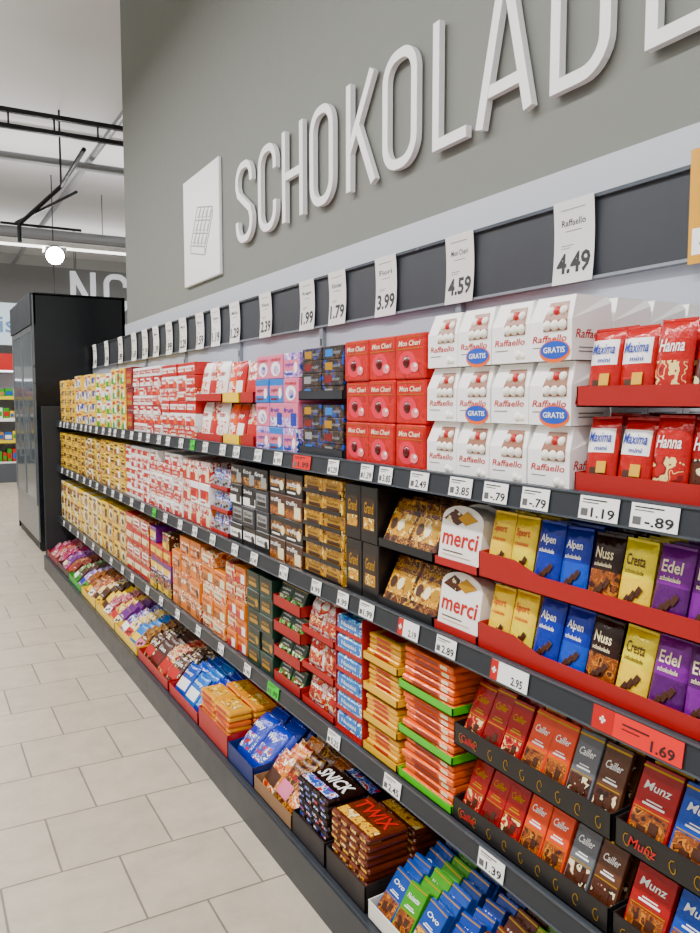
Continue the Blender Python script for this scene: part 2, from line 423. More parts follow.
# ---------------------------------------------------------------- WALL LETTERS
def stroke(b,pts,w,closed,y0,y1,mt):
    P=[Vector(p) for p in pts]; n=len(P); L=[];Rr=[]
    for i in range(n):
        if closed: a=P[i-1];c=P[(i+1)%n]
        else: a=P[i-1] if i>0 else None; c=P[i+1] if i<n-1 else None
        d1=(P[i]-a).normalized() if a is not None else None
        d2=(c-P[i]).normalized() if c is not None else None
        if d1 is None:d1=d2
        if d2 is None:d2=d1
        n1=Vector((-d1.y,d1.x));n2=Vector((-d2.y,d2.x)); mm=(n1+n2).normalized(); k=w/2/max(.45,mm.dot(n1))
        L.append(P[i]+mm*k);Rr.append(P[i]-mm*k)
    vs=[]
    for i in range(n):
        for q in (L[i],Rr[i]):
            vs+=[(q.x,y0,q.y),(q.x,y1,q.y)]
    fs=[]
    rng=range(n) if closed else range(n-1)
    for i in rng:
        a=i*4;c=((i+1)%n)*4
        fs+=[(a,a+2,c+2,c),(a+1,a+3,c+3,c+1),(a,a+1,c+1,c),(a+2,a+3,c+3,c+2)]
    if not closed: fs+=[(0,1,3,2),((n-1)*4,(n-1)*4+1,(n-1)*4+3,(n-1)*4+2)]
    b.add(vs,fs,mt)
def arc(cx,cz,r,a0,a1,n=7): return [(cx+r*math.cos(math.radians(a0+(a1-a0)*i/n)),cz+r*math.sin(math.radians(a0+(a1-a0)*i/n))) for i in range(n+1)]
def letter(ch,W,H,sw,q=.085):
    l=sw/2;r=W-l;b_=l;t=H-l;m=H/2
    if ch=='O': return [(arc(r-q,t-q,q,0,90)+arc(l+q,t-q,q,90,180)+arc(l+q,b_+q,q,180,270)+arc(r-q,b_+q,q,270,360),True)]
    if ch=='C': return [([(r,H*.68)]+arc(r-q,t-q,q,0,90)+arc(l+q,t-q,q,90,180)+arc(l+q,b_+q,q,180,270)+arc(r-q,b_+q,q,270,360)+[(r,H*.32)],False)]
    if ch=='S': return [([(r,H*.72)]+arc(r-q,t-q,q,0,90)+arc(l+q,t-q,q,90,180)+[(l,m+.095),(l+.022,m+.05),(r-.022,m-.05),(r,m-.095)]+arc(r-q,b_+q,q,0,-90)+arc(l+q,b_+q,q,-90,-180)+[(l,H*.28)],False)]
    if ch=='H': return [([(l,0),(l,H)],False),([(r,0),(r,H)],False),([(l,m),(r,m)],False)]
    if ch=='K': return [([(l,0),(l,H)],False),([(r-.01,H),(l,H*.36)],False),([(l+W*.3,H*.56),(r,0)],False)]
    if ch=='L': return [([(l,H),(l,b_),(W,b_)],False)]
    if ch=='A': return [([(l,0),(W/2-.008,H)],False),([(r,0),(W/2+.008,H)],False),([(l+W*.15,H*.24),(r-W*.15,H*.24)],False)]
    if ch=='D': return [([(l,b_),(l,t)]+arc(r-q,t-q,q,90,0)+arc(r-q,b_+q,q,0,-90),True)]
    if ch=='E': return [([(W,t),(l,t),(l,b_),(W,b_)],False),([(l,m),(W*.9,m)],False)]
lw=mat('#e2e3e4',.4)
for ch,ta,tb in [('S',4.30,4.055),('C',3.97,3.735),('H',3.66,3.425),('O',3.35,3.12),('K',3.0,2.76),('O',2.705,2.465),('L',2.365,2.17),('A',2.12,1.85),('D',1.775,1.55),('E',1.435,1.235)]:
    b=B()
    for i,(pts,cl) in enumerate(letter(ch,ta-tb,.44,.038)): stroke(b,pts,.038,cl,-.036+i*.0007,-.012,lw)
    for px in (.012,): b.box(px,px+.008,-.014,-.001,.1,.108,gy)
    b.finish('wall_letter',(1.70,ta,2.385),SH)
b=B(); b.box(0,.70,-.024,-.002,0,.70,mat('#e4e5e7',.4),None,.004); ln=mat('#8d9197',.5)
def seg(p,q,w=.008): stroke(b,[p,q],w,False,-.026,-.0235,ln)
def ip(u,v): return (.15+u*.27+v*.15,.26+v*.22-u*.05)
for i in range(4): seg(ip(0,i/3),ip(1.05,i/3))
for i in range(5): seg(ip(i/4*1.05,0),ip(i/4*1.05,1))
for i in range(4):
    for j in range(3):
        c=[ip((i+.25)/4*1.05,(j+.25)/3),ip((i+.75)/4*1.05,(j+.25)/3),ip((i+.75)/4*1.05,(j+.75)/3)]
        stroke(b,c,.005,False,-.0255,-.0235,ln)
for u,v in ((0,0),(1.05,0),(1.05,1)): seg(ip(u,v),(ip(u,v)[0],ip(u,v)[1]-.05))
seg((ip(0,0)[0],ip(0,0)[1]-.05),(ip(1.05,0)[0],ip(1.05,0)[1]-.05)); seg((ip(1.05,0)[0],ip(1.05,0)[1]-.05),(ip(1.05,1)[0],ip(1.05,1)[1]-.05))
b.finish('pictogram_sign',(1.70,5.31,2.27),SH)

# ---------------------------------------------------------------- PRODUCTS
Y=mat('#f8d408',.3);Yc=mat('#ead05a',.35);G=mat('#c79a38',.3,.3);Bl=mat('#12379e',.3);Lb=mat('#2f80cf',.3);Br=mat('#3d2216',.35);Dk=mat('#151113',.3)
Or=mat('#f06a14',.3);Gr=mat('#3fa620',.35);Pu=mat('#5e1f6e',.3);Pk=mat('#e07f9c',.35);Crm=mat('#ecdfb8',.4);Sil=mat('#a8a9ac',.3,.5);Wn=mat('#6c1018',.35);Mg=mat('#a81858',.3);Dg=mat('#163024',.35);Pe=mat('#e88c4c',.35)
p_kin=prt('#f2ece4','#d4121c','#e8842a',24); p_yel=prt('#f6d014','#f6f0dc','#1c53b0',22); p_red=prt('#ba0e18','#ecd59a','#6c0a12',26)
p_bis=prt('#f0bc30','#7b4418','#f7e3a8',30); p_drk=prt('#16161b','#5a4028','#2048a0',26); p_blu=prt('#1a48ae','#e8eef6','#d0202a',26)
p_nut=prt('#7a4218','#d08a30','#32160a',44); p_grn=prt('#3f9a2c','#f0ecd8','#7a3a16',26); p_lil=prt('#b98ad0','#ece6f2','#3a52a8',24)
p_pch=prt('#e89450','#f6ead4','#b9451c',26); p_pur=prt('#7a1a7c','#e0b0e0','#35083c',26); p_cho=prt('#45200e','#1a0a05','#e9d9b0',34)
p_gold=prt('#dca828','#83520f','#f4e09a',36); p_brw=prt('#552a16','#cc9a58','#1f0c05',32); p_cyn=prt('#2fa0dc','#f4f8fa','#1040a0',26)
p_mag=prt('#b01450','#f0c8d0','#5a0a2a',30)
# ---- top shelf
cartons('biscuit_box_stack',S1,7.2,6.5,5,6,.35,.40,[(p_bis,'lab',Y,Br,None,Br),(Y,'band',Br,wht,None,Br),(Y,'lab',p_bis,Br,None,Br)],miss=.3)
cartons('biscuit_box_stack',S1,6.48,5.7,4,6,.37,.40,[(p_yel,'win',wht,Bl,None,rd),(Y,'disc',wht,Bl,None,rd),(Y,'band',Bl,wht,None,wht)],miss=.3)
cartons('sweets_box_stack',S1,5.68,5.2,4,3,.36,.40,[(wht,'win',Gr,Y,None,rd),(Y,'band',wht,Gr,None,rd)],miss=.3)
cartons('sweets_box_stack',S1,5.18,4.82,4,3,.38,.40,[(Y,'win',Gr,wht,None,rd),(p_yel,'disc',Gr,rd,None,rd)])
cartons('chocolate_box_stack',S1,4.8,4.64,3,1,.38,.42,[(Wn,'lab',rd,G,None,G)])
cartons('milk_chocolate_box_stack',S1,4.62,4.05,7,4,.365,.42,[(wht,'band',rd,p_kin,'milk',wht),(p_kin,'win',rd,Or,'kids',rd),(rd,'win',wht,p_kin,None,wht)],rowmode=True)
cartons('milk_chocolate_box_stack',S1,4.03,3.48,6,4,.36,.42,[(p_kin,'band',rd,Or,'milk',wht),(wht,'win',rd,Or,'milk',rd),(rd,'band',wht,Or,'kids',rd)],rowmode=True)
tiers('wafer_bag_display',S1,3.46,3.12,2,.35,.40,rdt,[('p',wht,p_kin,'kinder',rd),('p',p_kin,rd,'kinder',rd),('p',wht,p_kin,'kinder',rd)],nf=4,d=.03,lip=.2,fill=.97)
tiers('toy_egg_display',S1,3.11,2.92,2,.34,.40,Y,[('p',Or,p_kin,'milk',wht),('p',rd,wht,'joy',wht)],nf=4,d=.03,lip=.25,fill=.95)
tiers('toy_egg_display',S1,2.91,2.77,2,.34,.40,rdt,[('p',p_kin,rd,'joy',rd)],nf=4,d=.03,lip=.25,fill=.95)
cartons('yogurt_chocolate_box_stack',S1,2.755,2.385,4,3,.345,.42,[(p_lil,'band',Pk,wht,'yoghurt',Bl),(Pk,'win',p_lil,Bl,'fruit',Bl),(Lb,'band',Pk,wht,'yoghurt',Wn),(Pk,'disc',wht,p_lil,'mini',rd)],rowmode=True,miss=0)
def darkd():
    b=B();W=.306
    for k in range(2):
        z0=k*.182
        tray(b,0,W,0,.42,z0+.001,.03,.178,mat('#1b1d24',.5))
        for c in range(2):
            for i in range(4):
                for l in range(2):
                    x0=.008+c*.146; y0=.008+l*.2+R.uniform(0,.004)
                    b.box(x0,x0+.14,y0,y0+.19,z0+.005+i*.041,z0+.0455+i*.041,p_drk,None,.002)
                    if l==0: b.fq(x0+.02,x0+.07,z0+.013+i*.041,z0+.036+i*.041,y0-.001,[Lb,Sil,Wn,G][(i+c)%4]); b.text('noir',x0+.1,z0+.025+i*.041,.05,.011,y0-.0018,Sil)
    b.finish('dark_praline_display',(XF,2.375,S1),SH)
darkd()
b_red=prt('#c80e22','#d81c30','#b00a1a',14)
cartons('cherry_praline_box_stack',S1,2.06,1.636,3,3,.355,.42,[(b_red,'cherry',mat('#e84458',.3),mat('#4c1210',.2),'Mon Cheri',mat('#f6e8c8'))],r=.004,miss=0)
def coco():
    b=B(); w=.1245;h=.131; rt=mat('#c2141e',.45); wb=mat('#f4f3f1',.5); ball=mat('#f7f4ea',.9,0,0,.6)
    org=mat('#f07a1a',.4); blu=mat('#1f58c4',.4); wind=mat('#8a5a44',.3)
    for i in range(3):
        for c in range(4):
            for l in range(4):
                x0=c*w+R.uniform(.001,.003); y0=l*.112+R.uniform(0,.004); z0=i*h; ww=w-.004; hh=h-.002
                if l>0 and 0<c<3 and i<2: continue
                tp=.007
                vs=[(x0,y0,z0),(x0+ww,y0,z0),(x0+ww,y0+.108,z0),(x0,y0+.108,z0),
                    (x0,y0,z0+hh*.62),(x0+ww,y0,z0+hh*.62),(x0+ww,y0+.108,z0+hh*.9),(x0,y0+.108,z0+hh*.9),
                    (x0+tp,y0+.018,z0+hh),(x0+ww-tp,y0+.018,z0+hh),(x0+ww-tp,y0+.10,z0+hh),(x0+tp,y0+.10,z0+hh)]
                b.add(vs,[(3,2,1,0),(0,1,5,4),(1,2,6,5),(2,3,7,6),(3,0,4,7),(4,5,9,8),(5,6,10,9),(6,7,11,10),(7,4,8,11),(8,9,10,11)],wb)
                if l==0:
                    b.fq(x0+ww*.34,x0+ww*.9,z0+hh*.45,z0+hh*.62,y0-.0006,wind)
                    for q in range(3): b.ball((x0+ww*(.44+.18*q),y0+.002,z0+hh*.54),.0115,ball,None,8,6)
                    def sl(u,v): return (x0+ww*u,y0+.018*v-.001,z0+hh*(.62+.38*v))
                    b.add([sl(.34,.0),sl(.9,.0),sl(.84,.75),sl(.4,.75)],[(0,1,2,3)],wind)
                    for q in range(3): b.ball((x0+ww*(.46+.15*q),y0+.009,z0+hh*.76),.0105,[ball,rt,ball][q],None,8,6)
                    b.text('Raffaello',x0+ww*.5,z0+hh*.34,ww*.8,hh*.11,y0-.0009,rt,None,.25,.012)
                    b.fq(x0+ww*.1,x0+ww*.45,z0+hh*.2,z0+hh*.215,y0-.0009,gy)
                    if c in (1,3) and i>0:
                        b.disc(x0+ww*.62,z0+hh*.14,ww*.36,hh*.18,y0-.0012,org); b.disc(x0+ww*.62,z0+hh*.16,ww*.33,hh*.14,y0-.0018,blu)
                        b.text('GRATIS',x0+ww*.62,z0+hh*.16,ww*.5,hh*.09,y0-.0024,wht)
                    else:
                        b.ball((x0+ww*.72,y0+.006,z0+hh*.12),.012,ball,None,8,6); b.ball((x0+ww*.84,y0+.006,z0+hh*.1),.010,ball,None,8,6)
                if c==3:
                    Ms=Matrix.Translation((x0+ww+.001,y0+.054,z0))@Matrix.Rotation(math.pi/2,4,'Z')
                    b.text('Raffaello',0,hh*.4,.085,hh*.14,0,rt,Ms,.25,.012); b.fq(-.035,.035,hh*.18,hh*.2,0,gy,Ms); b.fq(-.035,.01,hh*.12,hh*.14,0,gy,Ms)
    b.finish('coconut_praline_box_stack',(XF,1.630,S1),SH)
coco()
rF=foil('#c00c18');dR=foil('#8c0812')
tiers('wafer_bar_display',S1,1.118,.40,2,.335,.27,mat('#9c0a14',.4),[('w',rF,wht,'Maxima',Bl),('w',rF,wht,'Maxima',Bl),('p',rF,p_red,'Hanna',wht),('p',dR,p_cho,'Hanna',wht),('p',rF,p_nut,'Kit',wht),('p',rF,wht,'Kit',wht),('p',Or,rF,'Knusper',wht),('p',Or,rF,'Knusper',wht),('p',Bl,wht,'Milk',wht)],nf=6,lean=9,lip=.24,fill=.88,d=.026)
# ---- second shelf
cartons('gold_praline_box_stack',S2,7.25,6.3,4,7,.30,.40,[(p_gold,'lab',Y,Br,None,Br),(Y,'band',Br,G,None,G)],miss=.3)
cartons('gold_praline_box_stack',S2,6.28,5.6,4,5,.30,.40,[(Y,'win',Br,G,None,Br),(p_gold,'disc',Crm,Br,None,Br),(Crm,'win',p_nut,G,None,Br)])
cartons('cookie_box_stack',S2,5.58,4.86,4,5,.31,.40,[(p_bis,'lab',Y,Br,None,Br),(Y,'win',p_nut,wht,None,Br)])
cartons('milk_bar_box_stack',S2,4.84,4.3,5,4,.31,.42,[(wht,'band',rd,Crm,None,wht),(p_kin,'win',rd,wht,None,rd)],rowmode=True)
cartons('milk_bar_box_stack',S2,4.28,3.72,5,4,.31,.42,[(wht,'win',rd,p_kin,'milk',rd),(p_kin,'band',rd,Or,'milk',wht)],rowmode=True)
cartons('kids_chocolate_box_stack',S2,3.70,3.30,3,3,.30,.42,[(p_kin,'win',rd,Crm,'kids',rd),(wht,'band',rd,Or,'milk',rd)],rowmode=True)
tiers('mint_chocolate_display',S2,3.28,3.06,3,.29,.40,rdt,[('b',p_blu,Sil,'Lux',wht)]*2,nf=4,fill=.9,lip=.2)
cartons('black_white_chocolate_box_stack',S2,3.04,2.645,4,3,.32,.42,[(Dk,'band',wht,Dk,'Swiss',Dk),(mat('#2a2a30',.4),'lab',Sil,Dk,'fine',Dk),(Dk,'win',wht,Dk,'Swiss',wht),(Dk,'win',p_brw,Sil,'fine',wht)],rowmode=True)
cartons('truffle_box_stack',S2,2.635,2.35,4,2,.325,.42,[(Br,'win',p_nut,Crm,'truffes',wht),(Dk,'band',p_brw,Crm,'truffes',wht)],rowmode=True,miss=0)
cartons('gold_wrapped_praline_box_stack',S2,2.34,2.07,6,2,.33,.42,[(p_gold,'lab',G,Br,'Rocher',Br)],trim=Dk,miss=0)
cartons('dark_assortment_box_stack',S2,2.06,1.865,2,2,.33,.42,[(Dk,'lab',mat('#2a1c12',.3),p_gold,'Grand',G)],miss=0)
def blacktiers():
    b=B();W=.265
    for k in range(2):
        z0=k*.165; tray(b,0,W,0,.42,z0+.001,.025,.15,mat('#111215',.5))
        for c in range(2):
            for i in range(6):
                M=Matrix.Translation((.07+c*.127,.008+i*.046,z0+.018))@Matrix.Rotation(-math.radians(26),4,'X')
                b.box(-.062,.062,0,.028,0,.136,p_brw,M,.003)
                b.fq(-.057,.057,.025,.09,-.001,p_gold,M); b.text('Premium',0,.11,.09,.016,-.0015,G,M,.2); 
                for q in range(3): b.disc(-.035+.035*q,.057,.015,.018,-.0018,[Br,Crm,G][q],M,12)
    b.finish('assorted_praline_tray_display',(XF,1.86,S2),SH)
blacktiers()
def merci():
    b=B();W=.172
    for k in range(2):
        z0=k*.165; tray(b,0,W,0,.40,z0+.001,.022,.14,mat('#a80c16',.5))
        for i in range(5):
            M=Matrix.Translation((W/2,.006+i*.06,z0+.011))@Matrix.Rotation(-math.radians(8),4,'X')
            w=.160;h=.146;n=12
            pts=[(-w/2,0),(w/2,0),(w/2,h*.76)]+[(w/2*math.cos(math.pi*j/n),h*.76+h*.24*math.sin(math.pi*j/n)) for j in range(1,n)]+[(-w/2,h*.76)]
            m=len(pts); vs=[(a,0,c) for a,c in pts]+[(a,.045,c) for a,c in pts]
            b.add(vs,[tuple(range(m)),tuple(reversed(range(m,2*m)))]+[(j,j+m,(j+1)%m+m,(j+1)%m) for j in range(m)],mat('#f1ece6',.4),M)
            b.text('merci',0,h*.44,w*.86,h*.27,-.0012,rd,M,.1,.02)
            b.add([(-w*.46,-.001,h*.74),(-w*.2,-.001,h*.93),(w*.15,-.001,h*.8),(-w*.1,-.001,h*.66)],[(0,1,2,3)],p_cho,M)
            b.add([(-w*.1,-.0014,h*.78),(w*.1,-.0014,h*.92),(w*.38,-.0014,h*.8),(w*.1,-.0014,h*.68)],[(0,1,2,3)],G,M)
            b.fq(-w*.4,w*.1,h*.2,h*.22,-.0012,Br,M)
            b.fq(-w*.4,w*.3,h*.14,h*.15,-.0012,G,M)
    b.finish('thank_you_chocolate_display',(XF,1.588,S2),SH)
merci()
yl=foil('#f8d818');nb=foil('#0f2f9c');cr=foil('#f2e070');db=foil('#241009');pp=foil('#701084');dp=foil('#4a0c58');rr_=foil('#c00c18');gg=foil('#3f9a24')
tiers('square_chocolate_display',S2,1.412,.40,2,.335,.40,mat('#a00c18',.4),
 [('s',yl,yl,'Sport',rd),('s',yl,cr,'Sport',rd),('s',nb,nb,'Alpen',wht),('s',nb,foil('#1a52c8'),'Alpen',wht),('s',db,p_nut,'Nuss',Crm),('s',cr,yl,'Cresta',Br),('s',pp,dp,'Edel',Crm),('s',dp,pp,'Edel',Crm),('s',rr_,p_nut,'Marzi',wht),('s',gg,p_nut,'Ganz',wht),('s',Lb,wht,'Joghurt',wht),('s',foil('#e8701e'),p_nut,'Keks',wht),('s',db,rr_,'Rum',wht)],
 nf=10,lean=12,lip=.36,fill=.88,d=.018,dip=.35,dy=.027)
# ---- third shelf
cartons('caramel_box_stack',S3,7.28,6.4,3,6,.33,.40,[(Crm,'lab',p_gold,Br,None,Br),(Y,'band',p_nut,wht,None,Br)],miss=0)
cartons('caramel_box_stack',S3,6.38,5.6,3,5,.33,.40,[(Y,'win',p_gold,Crm,None,Br),(Crm,'disc',p_nut,G,None,Br)],miss=0)
cartons('caramel_box_stack',S3,5.58,4.9,3,4,.34,.40,[(Y,'win',p_bis,Br,None,Br),(p_bis,'disc',Crm,Br,None,Br)],miss=0)
cartons('assorted_chocolate_box_stack',S3,4.88,4.35,4,3,.35,.42,[(rd,'band',Crm,G,None,rd),(p_red,'lab',wht,rd,None,rd)],rowmode=True)
cartons('assorted_chocolate_box_stack',S3,4.33,3.93,4,3,.34,.42,[(p_cho,'win',Y,G,None,rd),(Pu,'band',Y,wht,None,wht),(rd,'band',Y,G,None,Br)],rowmode=True)
cartons('peach_wafer_box_stack',S3,3.9,3.45,4,3,.37,.42,[(p_pch,'win',Pe,p_nut,'crisp',Wn),(Pe,'band',p_pch,Br,'crisp',Wn)],rowmode=True)
cartons('peach_wafer_box_stack',S3,3.43,3.12,5,2,.36,.42,[(p_pch,'band',Crm,Or,'crisp',Wn),(Pe,'win',p_nut,Crm,'crisp',Wn)],rowmode=True)
cartons('red_wafer_box_stack',S3,3.1,2.885,5,2,.36,.42,[(Pe,'win',rd,wht,'mini',rd),(p_red,'band',Crm,rd,'mini',rd)],rowmode=True)
cartons('after_dinner_mint_box_stack',S3,2.865,2.61,5,2,.37,.42,[(Dg,'lab',Dk,G,'mint',G),(mat('#0f1a15',.3),'band',Dg,G,'mint',G)],rowmode=True,miss=0)
tiers('mint_thin_display',S3,2.6,2.37,4,.38,.42,mat('#a00c18',.45),[('b',Dg,p_grn,'mint',wht)]*2,nf=6,lean=22,lip=.42,fill=.84,d=.02)
tiers('cherry_bag_display',S3,2.36,2.125,3,.37,.42,mat('#b00e18',.5),[('p',p_kin,p_red,'Kirsch',rd)]*2,nf=5,lean=16,lip=.2,fill=.9,d=.035)
def bluestack():
    b=B();W=.168
    b.box(0,.003,.002,.42,.001,.385,rdt); b.box(W-.003,W,.002,.42,.001,.385,rdt); b.box(0,W,.417,.42,.001,.385,rdt); b.box(0,W,0,.42,0.0005,.004,rdt)
    for i in range(6):
        for l in range(3):
            z0=.005+i*.062; y0=.004+l*.13
            b.box(.006,W-.006,y0,y0+.12,z0,z0+.056,p_cyn,None,.006)
            if l==0:
                b.box(.006,W-.006,y0-.002,y0+.01,z0,z0+.014,rdt); b.fq(.02,W-.02,z0+.02,z0+.048,y0-.001,Lb); b.text('Nussini',W/2,z0+.034,.09,.014,y0-.0016,wht)
    b.finish('hazelnut_bar_display',(XF,2.12,S3),SH)
bluestack()
ye=foil('#f0b810');og=foil('#f87c14')
flats('caramel_bar_display',S3,1.944,1.755,.365,.40,5,1,[(ye,rd)],mat('#e8bc18',.4),nt=4,lipf=.25)
def orange():
    b=B(); W=.245; gr=mat('#74c81c',.4)
    for k in range(3):
        z0=k*.126
        tray(b,0,W,0,.42,z0+.001,.022,.122,gr)
        for i in range(6):
            for l in range(3):
                x0=.008+R.uniform(0,.006);y0=.01+l*.13+R.uniform(-.004,.006);zz=z0+.005+i*.0195
                M=Matrix.Translation((x0+.112,y0,zz))@Matrix.Rotation(math.radians(R.uniform(-2,2)),4,'Z')
                b.box(-.112,.112,0,.12,0,.0175,og,M,.004)
                if l==0:
                    b.fq(-.06,.05,.004,.0135,-.0009,mat('#8a3410',.4),M); b.fq(.06,.09,.004,.0135,-.0009,Crm,M)
                if i==5:
                    vs,fs,a=glyph('Knusper',.02)
                    b.add([((gx-.5)*.19,.03+gz*.04,.0182) for gx,gz in vs],fs,wht,M)
    b.finish('orange_bar_display',(XF,1.751,S3),SH)
orange()
drk=mat('#151213',.45)
def swiss(name,tL,tR,specs,n,nf=10,h=.158):
    b=B();W=tL-tR-.004
    for k in range(2):
        z0=k*.19
        tray(b,0,W,0,.44,z0+.001,.055,.16,drk)
        m=int(W/.05)
        for j in range(m):
            cx=.03+j*(W-.06)/max(1,m-1); s=1 if j%2 else -1
            stroke(b,[(cx+.016*math.cos(a*.7)*(.3+.1*a/2),z0+.026+s*.012*math.sin(a*.7)) for a in range(8)],.0012,False,-.0012,-.0006,gln)
        b.text(n,W*.08+.02,z0+.028,.06,.02,-.0016,rd,None,.3)
        nc=len(specs); w=(W-.012)/nc
        for c,sp in enumerate(specs):
            for i in range(nf):
                M=Matrix.Translation((.006+w*(c+.5),.008+i*.033,z0+.0115+.001*i))@Matrix.Rotation(-math.radians(24+R.uniform(-2,2)),4,'X')@Matrix.Rotation(math.radians(R.uniform(-1.5,1.5)),4,'Y')
                pack(b,M,w-.005,h*R.uniform(.97,1.02),.013,sp,True)
    b.finish(name,(XF,tL,S3),SH)
rc=foil('#a80a14');oc=foil('#f06414');sc=foil('#66676d')
swiss('swiss_chocolate_bar_display',1.498,.998,[('b',rc,p_red,'Cailler',gln),('b',rc,foil('#6c0810'),'Cailler',gln),('b',rc,p_red,'Cailler',gln),('b',oc,p_nut,'Cailler',wht),('b',oc,p_nut,'Cailler',wht),('b',sc,p_cho,'Cailler',wht),('b',foil('#5a3a2a'),p_cho,'Cailler',wht)],'Cailler')
swiss('swiss_chocolate_bar_display',.993,.42,[('b',foil('#a8200c'),p_nut,'Munz',wht),('b',foil('#1650b4'),p_nut,'Munz',wht),('b',foil('#7a4420'),p_nut,'Munz',wht),('b',foil('#a8200c'),p_nut,'Munz',wht),('b',foil('#1650b4'),p_nut,'Munz',wht),('b',foil('#4c8a26'),p_nut,'Munz',wht)],'Munz')
# ---- bottom deck
def P_(b1,l1,t=None,tm=None,k='p'): return (k,b1,l1,t,tm or wht)
def mix(name,tL,tR,tm,cols,n=9):
    binn(name,tL,tR,tm,[P_(c[0],c[1],None,None,'b' if i%2 else 'p') for i,c in enumerate(cols)],h=.13,n=n,lean=46,d=.02,tall=.010)
mix('chocolate_bar_tray',7.28,6.7,mat('#7a1428'),[(p_mag,Mg),(Mg,Crm),(p_red,Pk),(p_mag,Wn),(Mg,p_mag)])
mix('chocolate_bar_tray',6.69,6.2,Br,[(p_pur,Crm),(Pu,Pk),(p_nut,rd),(Wn,p_nut)])
mix('chocolate_bar_tray',6.19,5.7,Gr,[(p_grn,wht),(Br,Gr),(p_lil,Bl),(p_nut,Gr)])
mix('chocolate_bar_tray',5.69,5.2,Y,[(p_nut,Y),(p_red,wht),(p_yel,Br),(Br,Y)])
mix('chocolate_bar_tray',5.19,4.65,Y,[(Y,Br),(p_mag,wht),(p_bis,rd),(Pu,Crm)])
mix('chocolate_bar_tray',4.64,4.12,Y,[(p_blu,wht),(p_yel,rd),(Lb,Y),(p_brw,Pk)])
binn('dark_chocolate_bar_tray',4.10,3.54,rdt,[P_(p_cho,rd,'Lion'),P_(Br,Wn,'Lion'),P_(p_red,rd,'Lion'),P_(p_cho,rd,'Lion')],h=.15,n=10)
binn('coconut_bar_tray',3.52,3.10,rdt,[P_(foil('#0d53b8'),wht,'Bounty'),P_(foil('#1f7ad0'),wht,'Bounty'),P_(foil('#0d2f9e'),p_cyn,'Bounty')],h=.15,n=10)
def goldbars():
    b=B();W=.345; tray(b,0,W,0,.46,.001,.09,.15,rdt)
    for c in range(2):
        for l in range(4):
            for i in range(8+l//2):
                x0=.006+c*.168;y0=.008+l*.108;zz=.006+i*.021
                M=Matrix.Translation((x0+.083,y0,zz))@Matrix.Rotation(math.radians(R.uniform(-3,3)),4,'Z')
                mt=[foil('#eca024'),foil('#e87c18'),foil('#f0b030')][R.randrange(3)]
                b.box(-.079,.079,0,.1,0,.0195,mt,M,.006); b.fq(-.05,.05,.004,.016,-.0009,rd,M)
                b.add([(-.06,.02,.0203),(.05,.02,.0203),(.05,.08,.0203),(-.06,.08,.0203)],[(0,1,2,3)],p_bis,M)
    b.finish('nougat_bar_tray',(1.003,3.09,S4),SH)
goldbars()
binn('fun_size_bag_tray',2.74,2.485,mat('#10205c'),[P_(foil('#1238b0'),p_blu,'Milky'),P_(foil('#143cb8'),p_blu,'Way')],h=.19,n=7,d=.05,lean=46,lip=.07,tall=.008)
binn('caramel_bar_multipack_tray',2.48,2.165,mat('#8a6a50'),[P_(p_pch,Br,'Lion',rd),P_(p_brw,Pk,'Lion',rd),P_(p_nut,p_pch,'Lion',wht)],h=.15,n=10,tall=.008)
def multi(name,tL,tR,base,label,t,tm,traym,nb,n=7):
    b=B();W=tL-tR-.006; tray(b,0,W,0,.47,.001,.075,.12,traym)
    for l in range(3):
        for i in range(n-l%2):
            zz=.006+i*.021
            M=Matrix.Translation((W/2+R.uniform(-.004,.004),.012+l*.15+R.uniform(-.004,.004),zz))@Matrix.Rotation(math.radians(R.uniform(-3,3)),4,'Z')
            w=W-.025; q=w/nb
            for j in range(nb):
                xa=-w/2+j*q
                b.box(xa,xa+q-.0015,0,.14,0,.02,base,M,.0065)
                b.fq(xa+q*.2,xa+q*.8,.006,.014,-.0009,label,M)
            if i>=n-3:
                b.add([(-w*.45,.015,.0206),(w*.45,.015,.0206),(w*.45,.05,.0206),(-w*.45,.05,.0206)],[(0,1,2,3)],label,M)
                vs,fs,a=glyph(t,.02)
                b.add([((gx-.5)*w*.85,.065+gz*.05,.0213) for gx,gz in vs],fs,tm,M)
    b.finish(name,(1.003,tL,S4),SH)
multi('peanut_bar_multipack_tray',2.16,1.935,foil('#1e0f0c'),p_blu,'SNICK',wht,mat('#1a1214'),4,n=9)
multi('biscuit_bar_multipack_tray',1.93,1.70,foil('#5c2a12'),p_bis,'TWIX',rd,mat('#160d0d'),4,n=9)
wt=mat('#e9e6dc')
binn('nut_chocolate_tray',1.69,1.44,wt,[('b',foil('#174a9c'),p_nut,'Ovo',wht),('b',foil('#5c9e24'),p_nut,'Noisette',wht),('b',foil('#174a9c'),p_bis,'Ovo',wht)],h=.13,n=11,lean=36)
binn('nut_chocolate_tray',1.43,1.13,wt,[('b',foil('#143f98'),p_nut,'Milch',wht),('b',foil('#5a2a10'),p_nut,'Milch',wht),('b',foil('#7ca834'),p_nut,'Nuss',wht),('b',foil('#143f98'),p_nut,'Milch',wht)],h=.13,n=11,lean=36)
binn('nut_chocolate_tray',1.12,.84,wt,[('b',yl,p_nut,'Weiss',rd),('b',foil('#143f98'),p_nut,'Milch',wht)],h=.15,n=10,lean=36)
binn('nut_chocolate_tray',.83,.52,wt,[('b',foil('#c00c18'),p_nut,'Mandel',wht),('b',foil('#5a2a10'),p_nut,'Mandel',wht)],h=.15,n=10,lean=36)

